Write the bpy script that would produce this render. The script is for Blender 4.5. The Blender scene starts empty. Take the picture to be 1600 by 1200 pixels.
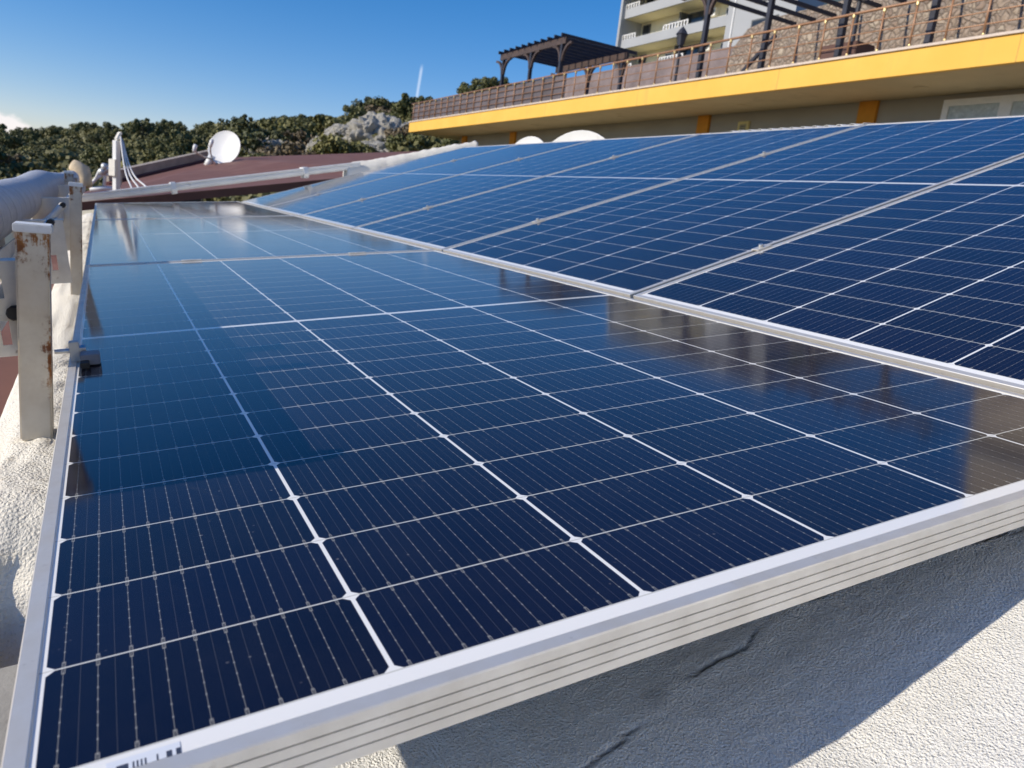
import bpy, bmesh, math, random
from mathutils import Matrix, Vector, noise
R_ = math.radians
rng = random.Random(7)
S = bpy.context.scene
COL = S.collection

# ------------------------------------------------------------------ camera
F = 1184.0                                   # focal length in photo pixels (1600 wide)
CW = Vector((0.03129, -0.37390, 0.29050))
RW = ((0.8795, -0.4622, 0.1134), (-0.0029, -0.2434, -0.9699), (0.4759, 0.8527, -0.2154))
cx_, cy_, cz_ = (Vector(r).normalized() for r in RW)
cam = bpy.data.cameras.new('camera'); co = bpy.data.objects.new('camera', cam); COL.objects.link(co)
cy2 = cz_.cross(cx_).normalized(); cx2 = cy2.cross(cz_).normalized()
M = Matrix((cx2, -cy2, -cz_)).transposed().to_4x4(); M.translation = CW
co.matrix_world = M
cam.sensor_width = 36; cam.lens = F / 1600 * 36
cam.clip_start = .02; cam.clip_end = 3000
cam.dof.use_dof = True; cam.dof.focus_distance = 0.85; cam.dof.aperture_fstop = 13
S.camera = co

def ray(px, py):
    a, b = (px - 800) / F, (py - 600) / F
    return cx2 * a + cy2 * b + cz_
def atX(px, py, X): d = ray(px, py); return CW + d * ((X - CW.x) / d.x)
def atY(px, py, Y): d = ray(px, py); return CW + d * ((Y - CW.y) / d.y)

# panel space (u across, v along, n normal) -> world : roof pitched 7 degrees about the Y axis
T7 = R_(7.0)
PW = Matrix(((math.cos(T7), 0, -math.sin(T7)), (0, 1, 0), (math.sin(T7), 0, math.cos(T7)))).to_4x4()
def P(u, v, n=0): return (PW @ Vector((u, v, n)))

# ------------------------------------------------------------------ sun and sky
sdir = (PW.to_3x3() @ Vector((-1.5, .07, 1))).normalized()
EL = math.asin(sdir.z); AZ = math.atan2(sdir.x, sdir.y)
sl = bpy.data.lights.new('sun', 'SUN'); sl.energy = 4.2; sl.angle = R_(.53); sl.color = (1, .90, .75)
so = bpy.data.objects.new('sun', sl); COL.objects.link(so)
so.rotation_euler = (-sdir).to_track_quat('-Z', 'Y').to_euler()
S.view_settings.view_transform = 'Standard'; S.view_settings.look = 'None'
S.view_settings.exposure = 0.15; S.view_settings.gamma = 1; S.view_settings.use_curve_mapping = False
S.cycles.use_denoising = True
S.cycles.max_bounces = 8; S.cycles.sample_clamp_indirect = 6

# ------------------------------------------------------------------ node helper
class NB:
    def __init__(self, nt): self.nt = nt; self.n = nt.nodes; self.l = nt.links
    def node(self, t, **kw):
        x = self.n.new(t)
        for k, v in kw.items(): setattr(x, k, v)
        return x
    def put(self, sock, v):
        if hasattr(v, 'is_output') or isinstance(v, bpy.types.NodeSocket): self.l.new(v, sock)
        elif isinstance(v, (tuple, list)) and len(v) == 3 and sock.type == 'RGBA': sock.default_value = (*v, 1)
        else: sock.default_value = v
    def m(self, op, a, b=None, c=None, clamp=False):
        x = self.node('ShaderNodeMath', operation=op); x.use_clamp = clamp
        self.put(x.inputs[0], a)
        if b is not None: self.put(x.inputs[1], b)
        if c is not None: self.put(x.inputs[2], c)
        return x.outputs[0]
    def mix(self, f, a, b, blend='MIX'):
        x = self.node('ShaderNodeMix', data_type='RGBA', blend_type=blend)
        self.put(x.inputs[0], f); self.put(x.inputs[6], a); self.put(x.inputs[7], b)
        return x.outputs[2]
    def noise(self, vec, scale, detail=4, rough=.55, dim='3D'):
        x = self.node('ShaderNodeTexNoise', noise_dimensions=dim)
        if vec is not None: self.put(x.inputs['Vector'], vec)
        x.inputs['Scale'].default_value = scale; x.inputs['Detail'].default_value = detail
        x.inputs['Roughness'].default_value = rough
        return x.outputs[0]
    def ramp(self, f, stops):
        x = self.node('ShaderNodeValToRGB'); e = x.color_ramp.elements
        while len(e) < len(stops): e.new(.5)
        for i, (p, c) in enumerate(stops):
            e[i].position = p; e[i].color = (*c, 1) if len(c) == 3 else c
        self.put(x.inputs[0], f); return x.outputs[0]
    def rng(self, v, a, b, c=0., d=1., smooth=False):
        x = self.node('ShaderNodeMapRange'); x.interpolation_type = 'SMOOTHSTEP' if smooth else 'LINEAR'
        self.put(x.inputs[0], v)
        for i, q in enumerate((a, b, c, d)): x.inputs[i + 1].default_value = q
        return x.outputs[0]
    def xyz(self, v):
        x = self.node('ShaderNodeSeparateXYZ'); self.put(x.inputs[0], v); return x.outputs
    def comb(self, a, b, c):
        x = self.node('ShaderNodeCombineXYZ')
        for i, q in enumerate((a, b, c)): self.put(x.inputs[i], q)
        return x.outputs[0]
    def obj(self): return self.node('ShaderNodeTexCoord').outputs['Object']
    def bump(self, h, strength, dist):
        x = self.node('ShaderNodeBump'); x.inputs['Strength'].default_value = strength
        x.inputs['Distance'].default_value = dist; self.put(x.inputs['Height'], h); return x.outputs[0]

def new_mat(name):
    m = bpy.data.materials.new(name); m.use_nodes = True
    nb = NB(m.node_tree); b = nb.n['Principled BSDF']
    return m, nb, b

# ------------------------------------------------------------------ world
W = bpy.data.worlds.new('World'); S.world = W; W.use_nodes = True
nb = NB(W.node_tree); bg = nb.n['Background']; bg.inputs[1].default_value = .132
sky = nb.node('ShaderNodeTexSky', sky_type='NISHITA'); sky.sun_disc = False
sky.sun_elevation = EL; sky.sun_rotation = AZ % (2 * math.pi)
sky.altitude = 300; sky.air_density = 1.0; sky.dust_density = 0.05; sky.ozone_density = 4.0
hs = nb.node('ShaderNodeHueSaturation'); hs.inputs['Saturation'].default_value = 1.35
nb.put(hs.inputs['Color'], sky.outputs[0])
gen = nb.node('ShaderNodeTexCoord').outputs['Generated']
gx, gy, gz = nb.xyz(gen)[0:3]
# distant cumulus low over the hill, and one thin vapour trail, both placed by direction of view
az = nb.m('ARCTAN2', gx, gy); el = nb.m('ARCSINE', gz)
cn = nb.noise(nb.comb(nb.m('MULTIPLY', az, 30.), nb.m('MULTIPLY', el, 55.), 0.), 1.0, 6, .6)
env = nb.m('MULTIPLY', nb.rng(az, R_(-2.2), R_(-6), 0, 1, True), nb.rng(el, R_(3.3), R_(1.9), 0, 1, True))
env = nb.m('MULTIPLY', env, nb.rng(az, R_(-40), R_(-12), 0, 1, True))
cl = nb.rng(nb.m('ADD', cn, nb.m('MULTIPLY', env, .33)), .62, .80, 0, .7, True)
cl = nb.m('MULTIPLY', cl, nb.rng(env, 0.02, .3, 0, 1, True))
cA, cB = ray(660, 98).normalized(), ray(650, 160).normalized()
pn = cA.cross(cB).normalized()
vm = nb.node('ShaderNodeVectorMath', operation='DOT_PRODUCT'); nb.put(vm.inputs[0], gen); vm.inputs[1].default_value = pn
dline = nb.m('ABSOLUTE', vm.outputs['Value'])
tr = nb.m('MULTIPLY', nb.rng(dline, .0004, .0026, 1, 0, True), nb.rng(el, math.asin(cA.z), math.asin(cA.z) - .01, 0, .42, True))
tr = nb.m('MULTIPLY', tr, nb.m('MULTIPLY', nb.rng(el, R_(5), R_(7), .3, 1), nb.rng(az, R_(15), R_(17), 0, 1)))
tr = nb.m('MULTIPLY', tr, nb.rng(az, R_(23), R_(22), 0, 1))
tint = nb.mix(1.0, hs.outputs[0], (1.02, .84, .93), 'MULTIPLY')
tint = nb.mix(nb.rng(el, R_(16), R_(48), 0, 1, True), tint, nb.mix(1.0, tint, (.95, 1.06, 1.15), 'MULTIPLY'))   # deeper, richer blue towards the zenith
skyc = nb.mix(tr, tint, (6.5, 7.2, 8.2))
skyc = nb.mix(cl, skyc, (7.6, 7.0, 7.0))
nb.put(bg.inputs[0], skyc)

# ------------------------------------------------------------------ materials
def simple(name, col, rough=.6, metal=0., var=.12, vscale=6., bump=0., bscale=60., bdist=.002, dirt=None):
    m, nb, b = new_mat(name)
    o = nb.obj(); n1 = nb.noise(o, vscale, 5)
    f = nb.rng(n1, .3, .7, 1 - var, 1 + var)
    hsv = nb.node('ShaderNodeHueSaturation'); nb.put(hsv.inputs['Value'], f); nb.put(hsv.inputs['Color'], col)
    c = hsv.outputs[0]
    if dirt:
        n2 = nb.noise(o, dirt[1], 6, .65); c = nb.mix(nb.rng(n2, dirt[2], dirt[2] + .12, 0, dirt[3], True), c, dirt[0])
    nb.put(b.inputs['Base Color'], c)
    b.inputs['Roughness'].default_value = rough; b.inputs['Metallic'].default_value = metal
    if bump: nb.put(b.inputs['Normal'], nb.bump(nb.noise(o, bscale, 4), bump, bdist))
    return m

def mat_glass_cells():
    m, nb, b = new_mat('solar_cells')
    o = nb.obj(); x, y, z = nb.xyz(o)[0:3]
    A, G = nb.m, None
    pc, pr, mid = .1845, .0922, .0136
    u = A('SUBTRACT', x, .0135); v0 = A('SUBTRACT', y, .0263)
    half = 12 * pr
    up = A('GREATER_THAN', v0, half + mid / 2)
    v = A('SUBTRACT', v0, A('MULTIPLY', up, mid))
    ci = A('FLOOR', A('DIVIDE', u, pc)); ri = A('FLOOR', A('DIVIDE', v, pr))
    fu = A('SUBTRACT', u, A('MULTIPLY', ci, pc)); fv = A('SUBTRACT', v, A('MULTIPLY', ri, pr))
    eu = A('MINIMUM', fu, A('SUBTRACT', pc, fu)); ev = A('MINIMUM', fv, A('SUBTRACT', pr, fv))
    eu2 = A('SUBTRACT', eu, .0016); ev2 = A('SUBTRACT', ev, .0007)
    def step(s, w=.00018): return nb.rng(s, -w, w, 0, 1)
    cell = A('MULTIPLY', step(eu2), step(ev2))
    cell = A('MULTIPLY', cell, step(A('SUBTRACT', A('ADD', eu2, ev2), .0045), .0003))
    # outside the cell field and the band between the two halves
    ins = A('MULTIPLY', A('MULTIPLY', A('GREATER_THAN', u, 0.), A('LESS_THAN', u, 6 * pc)),
            A('MULTIPLY', A('GREATER_THAN', v0, 0.), A('LESS_THAN', v0, 24 * pr + mid)))
    band = A('LESS_THAN', A('ABSOLUTE', A('SUBTRACT', v0, half + mid / 2)), mid / 2)
    cell = A('MULTIPLY', cell, A('MULTIPLY', ins, A('SUBTRACT', 1., band)))
    # ten ribbon wires per cell, with solder pads, and a fainter line between each pair
    pb = (pc - .0032) / 10
    w0 = A('SUBTRACT', fu, .0016)
    fb = A('SUBTRACT', A('FRACT', A('DIVIDE', w0, pb)), .5); db = A('MULTIPLY', A('ABSOLUTE', fb), pb)
    wire = nb.rng(db, .00016, .00030, .50, 0)
    pads = A('SUBTRACT', A('FRACT', A('DIVIDE', fv, pr / 8)), .5)
    pad = A('MULTIPLY', nb.rng(A('ABSOLUTE', pads), .055, .075, 1, 0), nb.rng(db, .00042, .00056, .85, 0))
    fh = A('MULTIPLY', A('ABSOLUTE', A('SUBTRACT', A('FRACT', A('ADD', A('DIVIDE', w0, pb), .5)), .5)), pb)
    faint = A('MULTIPLY', nb.rng(fh, .00010, .00025, .20, 0), nb.rng(A('FRACT', A('DIVIDE', fv, .0013)), .35, .5, .4, 1))
    clip = A('MULTIPLY', nb.rng(A('ABSOLUTE', A('SUBTRACT', db, .00085)), .00016, .0003, .7, 0), A('LESS_THAN', ev, .0065))
    lines = A('MAXIMUM', A('MAXIMUM', wire, pad), A('MAXIMUM', faint, clip))
    # fine fingers across the cell
    fing = nb.rng(A('ABSOLUTE', A('SUBTRACT', A('FRACT', A('DIVIDE', fv, .00135)), .5)), .02, .09, .05, 0)
    lines = A('MAXIMUM', lines, fing)
    wn = nb.node('ShaderNodeTexWhiteNoise', noise_dimensions='3D')
    oi = nb.node('ShaderNodeObjectInfo')
    nb.put(wn.inputs['Vector'], nb.comb(ci, ri, A('MULTIPLY', oi.outputs['Random'], 37.)))
    tone = nb.rng(wn.outputs[0], 0, 1, .75, 1.25)
    hsv = nb.node('ShaderNodeHueSaturation'); nb.put(hsv.inputs['Value'], tone)
    nb.put(hsv.inputs['Color'], nb.mix(nb.noise(o, 2.2, 2), (.0030, .0036, .0150), (.0042, .0050, .0210)))
    c = nb.mix(lines, hsv.outputs[0], (.34, .33, .30))
    white = nb.mix(A('LESS_THAN', ev, .0007), (.84, .84, .82), (.60, .60, .56))
    white = nb.mix(A('GREATER_THAN', ev, A('ADD', .0007, 0.)), white, (.84, .84, .82))
    c = nb.mix(cell, white, c)
    # dust film, droppings and drag marks lying on the glass
    d1 = nb.noise(o, 9, 6, .7); dv = nb.node('ShaderNodeTexVoronoi'); dv.inputs['Scale'].default_value = 95
    nb.put(dv.inputs['Vector'], o)
    spk = A('MULTIPLY', nb.rng(dv.outputs['Distance'], .06, .13, 1, 0), nb.rng(d1, .54, .60, 0, .4))
    st = nb.noise(nb.comb(A('MULTIPLY', x, 60.), A('MULTIPLY', y, 7.), z), 1.0, 5, .6)
    dn = nb.noise(nb.comb(A('MULTIPLY', A('ADD', x, A('MULTIPLY', y, .6)), 26.), A('MULTIPLY', A('SUBTRACT', y, A('MULTIPLY', x, .5)), 5.), 0.), 1.0, 7, .72)
    dm = nb.noise(o, 3.1, 3)
    smear = A('MULTIPLY', nb.rng(dn, .60, .80, 0, .10), nb.rng(dm, .48, .62, 0, 1))
    film = A('ADD', nb.rng(d1, .35, .75, .000, .011), nb.rng(st, .66, .78, 0, .018))
    dust = A('ADD', film, A('ADD', A('MULTIPLY', spk, .6), smear), clamp=True)
    c = nb.mix(dust, c, (.50, .47, .42))
    nb.put(b.inputs['Base Color'], c)
    nb.put(b.inputs['Coat Roughness'], nb.rng(d1, .3, .75, .07, .115)); b.inputs['Coat Weight'].default_value = 1; b.inputs['Coat IOR'].default_value = 1.5; b.inputs['Specular IOR Level'].default_value = 0
    b.inputs['Roughness'].default_value = .24; b.inputs['IOR'].default_value = 1.5
    b.inputs['Sheen Weight'].default_value = .03; b.inputs['Sheen Roughness'].default_value = .35   # dust film
    # glass is never optically flat: a very slow waviness
    wv = nb.bump(nb.noise(o, 4.0, 2), .12, .002); nb.put(b.inputs['Coat Normal'], wv); nb.put(b.inputs['Normal'], wv)
    return m

def mat_alu():
    m, nb, b = new_mat('anodised_aluminium')
    o = nb.obj(); n = nb.noise(o, 25, 5)
    nb.put(b.inputs['Base Color'], nb.mix(nb.rng(nb.noise(o, 60, 7, .75), .60, .74, 0, .5), nb.mix(nb.rng(n, .4, .7), (.80, .765, .70), (.70, .66, .59)), (.42, .38, .31)))
    b.inputs['Metallic'].default_value = .55
    nb.put(b.inputs['Roughness'], nb.rng(n, .3, .7, .34, .48))
    nb.put(b.inputs['Normal'], nb.bump(nb.noise(o, 900, 2), .06, .0005))
    return m

def mat_roughcast(name, base, dark, lump=430., strength=.9, dist=.0036, crack=False):
    m, nb, b = new_mat(name)
    o = nb.obj()
    n1 = nb.noise(o, lump, 3, .6); n2 = nb.noise(o, 5, 6, .65); n3 = nb.noise(o, 45, 5, .7)
    vo = nb.node('ShaderNodeTexVoronoi'); vo.inputs['Scale'].default_value = lump * .8; nb.put(vo.inputs['Vector'], o)
    pit = nb.rng(vo.outputs['Distance'], .15, .55, 0, 1)
    c = nb.mix(nb.rng(n2, .52, .74, 0, .55, True), base, dark)
    c = nb.mix(nb.rng(n3, .60, .78, 0, .5), c, dark)
    pk = nb.noise(o, 260, 3, .7); c = nb.mix(nb.rng(pk, .58, .68, 0, .26), c, tuple(q * .55 for q in dark))
    n5 = nb.noise(o, 1.7, 5, .6); c = nb.mix(nb.rng(n5, .54, .68, 0, .16, True), c, tuple(q * .72 for q in dark))
    if crack:
        ca = nb.node('ShaderNodeAttribute', attribute_name='crack_dirt'); c = nb.mix(nb.rng(ca.outputs['Fac'], .12, .75, 0, .88), c, (.10, .10, .095))
    nb.put(b.inputs['Base Color'], c); b.inputs['Roughness'].default_value = .93
    h = nb.m('ADD', nb.m('MULTIPLY', n1, 1.2), nb.m('MULTIPLY', pit, -.35))
    h = nb.m('ADD', h, nb.m('MULTIPLY', n3, .8))
    nb.put(b.inputs['Normal'], nb.bump(h, strength, dist))
    return m

def mat_rusty_paint():
    m, nb, b = new_mat('rusty_cream_paint')
    o = nb.obj(); x, y, z = nb.xyz(o)[0:3]
    n = nb.noise(o, 34, 6, .65); ns = nb.noise(nb.comb(nb.m('MULTIPLY', x, 90.), nb.m('MULTIPLY', y, 90.), nb.m('MULTIPLY', z, 9.)), 1.0, 5, .6)
    ztop = nb.rng(z, -.10, -.008, 0, 1)                       # z is measured from the top of the post down
    edge = nb.rng(x, .004, .021, 0, 1)
    low = nb.rng(z, -.20, -.14, 0, 1); low = nb.m('MULTIPLY', nb.rng(z, -.26, -.20, 0, 1), nb.rng(z, -.12, -.17, 0, 1))
    r1 = nb.m('MULTIPLY', nb.m('POWER', ztop, 1.7), nb.rng(ns, .38, .56, .25, 1.3))
    r2 = nb.m('MULTIPLY', nb.m('MULTIPLY', edge, nb.rng(ns, .36, .54, 0, 1.2)), nb.m('ADD', nb.rng(z, -.12, -.02, .05, .9), low))
    spot = nb.rng(nb.noise(o, 150, 2), .74, .78, 0, .8)
    rust = nb.m('MAXIMUM', nb.m('MAXIMUM', r1, r2), spot, clamp=True)
    chip = nb.rng(nb.noise(o, 70, 7, .75), .40, .60, -.35, .35)
    rust = nb.rng(nb.m('ADD', rust, nb.m('MULTIPLY', chip, nb.m('GREATER_THAN', rust, .02))), .40, .90, 0, 1)
    base = nb.mix(nb.rng(n, .35, .7), (.66, .60, .49), (.57, .50, .39))
    rc = nb.mix(nb.rng(n, .4, .6), (.36, .15, .035), (.16, .055, .02))
    nb.put(b.inputs['Base Color'], nb.mix(rust, base, rc))
    nb.put(b.inputs['Roughness'], nb.m('ADD', .42, nb.m('MULTIPLY', rust, .4)))
    nb.put(b.inputs['Normal'], nb.bump(n, .25, .001))
    return m

def mat_stone_wall():
    m, nb, b = new_mat('rubble_stone')
    o = nb.obj()
    w = nb.node('ShaderNodeVectorMath', operation='ADD'); nb.put(w.inputs[0], o)
    nz = nb.node('ShaderNodeTexNoise'); nb.put(nz.inputs['Vector'], o); nz.inputs['Scale'].default_value = 2.2
    sc = nb.node('ShaderNodeVectorMath', operation='SCALE'); nb.put(sc.inputs[0], nz.outputs[1]); sc.inputs['Scale'].default_value = .35
    nb.put(w.inputs[1], sc.outputs[0])
    vo = nb.node('ShaderNodeTexVoronoi', feature='F1'); vo.inputs['Scale'].default_value = 5.2; nb.put(vo.inputs['Vector'], w.outputs[0])
    ve = nb.node('ShaderNodeTexVoronoi', feature='DISTANCE_TO_EDGE'); ve.inputs['Scale'].default_value = 5.2; nb.put(ve.inputs['Vector'], w.outputs[0])
    r = nb.xyz(vo.outputs['Color'])[0]
    c = nb.ramp(r, [(0, (.27, .20, .155)), (.3, (.36, .285, .22)), (.55, (.24, .205, .18)), (.8, (.46, .39, .30)), (1, (.31, .235, .185))])
    c = nb.mix(nb.rng(nb.noise(o, 14, 5), .3, .7, 0, .45), c, (.28, .22, .17))
    mort = nb.rng(ve.outputs['Distance'], .03, .17, .85, 0)
    c = nb.mix(mort, c, (.27, .215, .17))
    nb.put(b.inputs['Base Color'], c); b.inputs['Roughness'].default_value = .9
    nb.put(b.inputs['Normal'], nb.bump(nb.m('POWER', nb.rng(ve.outputs['Distance'], 0, .35, 0, 1), .6), .8, .10))
    return m

def mat_fascia():
    m, nb, b = new_mat('yellow_render')
    o = nb.obj(); x, y, z = nb.xyz(o)[0:3]
    run = nb.noise(nb.comb(x, nb.m('MULTIPLY', y, 2.2), nb.m('MULTIPLY', z, .35)), 1.0, 6, .7)
    n = nb.noise(o, .7, 5); pt = nb.noise(o, 2.6, 6, .7)
    c = nb.mix(nb.rng(n, .3, .7), (.82, .50, .10), (.78, .44, .075))
    c = nb.mix(nb.rng(run, .56, .76, 0, .40), c, (.55, .33, .10))
    c = nb.mix(nb.rng(pt, .66, .72, 0, .5), c, (.86, .60, .24))
    jo = nb.rng(nb.m('ABSOLUTE', nb.m('SUBTRACT', nb.m('FRACT', nb.m('DIVIDE', y, 6.1)), .5)), .0012, .003, .55, 0)
    c = nb.mix(jo, c, (.40, .24, .08))
    nb.put(b.inputs['Base Color'], c); b.inputs['Roughness'].default_value = .85
    nb.put(b.inputs['Normal'], nb.bump(pt, .3, .02))
    return m

def mat_rock():
    m, nb, b = new_mat('limestone')
    o = nb.obj()
    n = nb.noise(o, 1.1, 8, .7); n2 = nb.noise(o, 4, 6, .7)
    c = nb.ramp(n, [(.25, (.34, .31, .26)), (.40, (.52, .49, .42)), (.6, (.62, .59, .52)), (.75, (.52, .44, .33))])
    c = nb.mix(nb.rng(n2, .56, .68, 0, .6), c, (.10, .10, .07))
    nb.put(b.inputs['Base Color'], c); b.inputs['Roughness'].default_value = .95
    nb.put(b.inputs['Normal'], nb.bump(nb.noise(o, 2.4, 8, .75), 1., .5))
    return m

def mat_leaf(name, a, bcol, trans=.15):
    m, nb, b = new_mat(name)
    oi = nb.node('ShaderNodeObjectInfo'); o = nb.obj()
    n = nb.noise(o, .9, 3); g = nb.node('ShaderNodeNewGeometry')
    f = nb.m('ADD', nb.m('MULTIPLY', g.outputs['Random Per Island'], .55), nb.m('MULTIPLY', oi.outputs['Random'], .6))
    f = nb.m('ADD', f, nb.m('SUBTRACT', nb.m('MULTIPLY', n, .6), .35), clamp=True)
    nb.put(b.inputs['Base Color'], nb.mix(f, a, bcol)); b.inputs['Roughness'].default_value = .62
    return m

M = dict(
    cells=mat_glass_cells(), alu=mat_alu(),
    back=simple('backsheet', (.7, .7, .7), .5),
    render=mat_roughcast('white_roughcast', (.88, .86, .79), (.76, .68, .62)),
    roof=mat_roughcast('white_roughcast_roof', (.90, .885, .83), (.76, .74, .68), crack=True),
    parapet=mat_roughcast('white_roughcast_parapet', (.84, .80, .70), (.64, .58, .49), 260., .8, .003),
    concrete=simple('grey_concrete', (.33, .315, .285), .9, var=.15, vscale=9, bump=.5, bscale=120, dirt=((.2, .19, .17), 22, .55, .6)),
    rust=mat_rusty_paint(),
    white=simple('white_paint', (.78, .78, .76), .4, var=.06, vscale=8, dirt=((.45, .42, .36), 14, .6, .4)),
    cream=simple('cream_metal', (.72, .69, .61), .45, var=.1, vscale=30, dirt=((.30, .20, .11), 42, .62, .7)),
    wrap=None, black=simple('black_rubber', (.015, .015, .016), .55, var=.2, vscale=40),
    grey=simple('grey_plastic', (.16, .18, .23), .5, var=.15, vscale=50),
    steel=simple('zinc_steel', (.62, .62, .62), .35, .9, vscale=60),
    galv=simple('galvanised_steel', (.55, .55, .54), .45, .6, vscale=20),
    maroon=simple('maroon_sheet', (.17, .072, .048), .75, var=.12, vscale=3, dirt=((.24, .13, .10), 2.0, .5, .5)),
    maroon_shade=simple('dark_red_shade', (.12, .03, .025), .7),
    slate=simple('dark_roof', (.10, .10, .09), .85, var=.2, vscale=2),
    board=simple('weathered_board', (.42, .36, .30), .85, var=.2, vscale=4),
    dish=simple('dish_paint', (.80, .80, .78), .38, var=.05, vscale=3, dirt=((.5, .48, .44), 5, .6, .4)),
    yellow=mat_fascia(),
    orange=simple('orange_render', (.66, .27, .02), .8, var=.06),
    soffit=simple('soffit_render', (.56, .45, .28), .85, var=.08, vscale=.8, dirt=((.33, .26, .16), 1.1, .55, .35)),
    wall=simple('grey_green_wall', (.38, .345, .27), .85, var=.06, vscale=.8),
    coping=simple('coping', (.62, .52, .44), .8, var=.1),
    copper=simple('copper_paint', (.36, .19, .10), .4, .15, var=.15, vscale=3),
    brass=simple('brass_fitting', (.62, .47, .22), .35, .35),
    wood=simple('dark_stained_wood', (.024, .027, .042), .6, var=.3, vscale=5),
    woodlit=simple('lit_brown_wood', (.070, .045, .036), .6, var=.3, vscale=5),  # lighter copy of the pergola timber, sunlight put into its colour
    stone=mat_stone_wall(), rock=mat_rock(),
    plaster=simple('cream_plaster', (.84, .78, .56), .85, var=.06, vscale=.35, dirt=((.5, .46, .36), .5, .6, .35)),
    pgrey=simple('pale_grey_plaster', (.37, .385, .40), .85, var=.06, vscale=.35),
    dgrey=simple('dark_grey_plaster', (.11, .115, .115), .8, var=.1),
    glass=simple('dark_glass', (.03, .035, .04), .08, var=.1),
    frost=simple('frosted_glass', (.50, .55, .52), .25, var=.15, vscale=7, dirt=((.72, .74, .72), 9, .52, .6)),
    pvc=simple('white_pvc', (.88, .86, .80), .35, var=.04),
    terrace=simple('terrace_tile', (.40, .34, .30), .8),
    earth=simple('dry_earth', (.17, .14, .085), .95, var=.3, vscale=.25, bump=.6, bscale=2, bdist=.3, dirt=((.07, .08, .035), .35, .45, .9)),
    bark=simple('bark', (.10, .08, .06), .9, var=.3, vscale=8),
    leafA=mat_leaf('olive_foliage', (.085, .085, .022), (.215, .200, .060)),
    leafS=mat_leaf('scrub_foliage', (.080, .080, .022), (.200, .182, .058)),
    leafB=mat_leaf('dark_foliage', (.058, .066, .020), (.165, .165, .050)),
    leafC=mat_leaf('dry_foliage', (.120, .090, .048), (.230, .175, .095)),
)

def mat_wrap():
    m, nb, b = new_mat('pipe_wrap')
    o = nb.obj(); x, y, z = nb.xyz(o)[0:3]
    ang = nb.m('ARCTAN2', z, x)
    sp = nb.m('ADD', nb.m('MULTIPLY', y, 7.), nb.m('MULTIPLY', ang, .16))
    fr = nb.m('FRACT', sp)
    seam = nb.rng(nb.m('ABSOLUTE', nb.m('SUBTRACT', fr, .5)), .46, .5, 0, 1)
    n = nb.noise(o, 22, 5, .65); wr = nb.noise(nb.comb(nb.m('MULTIPLY', x, 25.), nb.m('MULTIPLY', y, 130.), nb.m('MULTIPLY', z, 25.)), 1., 4, .6)
    nb.put(b.inputs['Base Color'], nb.mix(nb.rng(n, .4, .7), (.56, .57, .60), (.44, .45, .48)))
    b.inputs['Roughness'].default_value = .5
    h = nb.m('ADD', nb.m('MULTIPLY', wr, .6), nb.m('ADD', nb.m('MULTIPLY', seam, -1.6), nb.m('MULTIPLY', fr, .35)))
    nb.put(b.inputs['Normal'], nb.bump(h, .9, .007))
    return m
M['wrap'] = mat_wrap()

def mat_sticker():
    m, nb, b = new_mat('barcode_sticker')
    o = nb.obj(); x, y, z = nb.xyz(o)[0:3]
    wn = nb.node('ShaderNodeTexWhiteNoise', noise_dimensions='1D'); nb.put(wn.inputs['W'], nb.m('FLOOR', nb.m('MULTIPLY', x, 1100.)))
    bar = nb.m('MULTIPLY', nb.m('GREATER_THAN', wn.outputs[0], .5), nb.m('LESS_THAN', y, .0045))
    bar = nb.m('MULTIPLY', bar, nb.m('MULTIPLY', nb.m('GREATER_THAN', x, .004), nb.m('LESS_THAN', x, .05)))
    nb.put(b.inputs['Base Color'], nb.mix(bar, (.70, .74, .80), (.05, .06, .09))); b.inputs['Roughness'].default_value = .35
    return m
M['sticker'] = mat_sticker()

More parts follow.
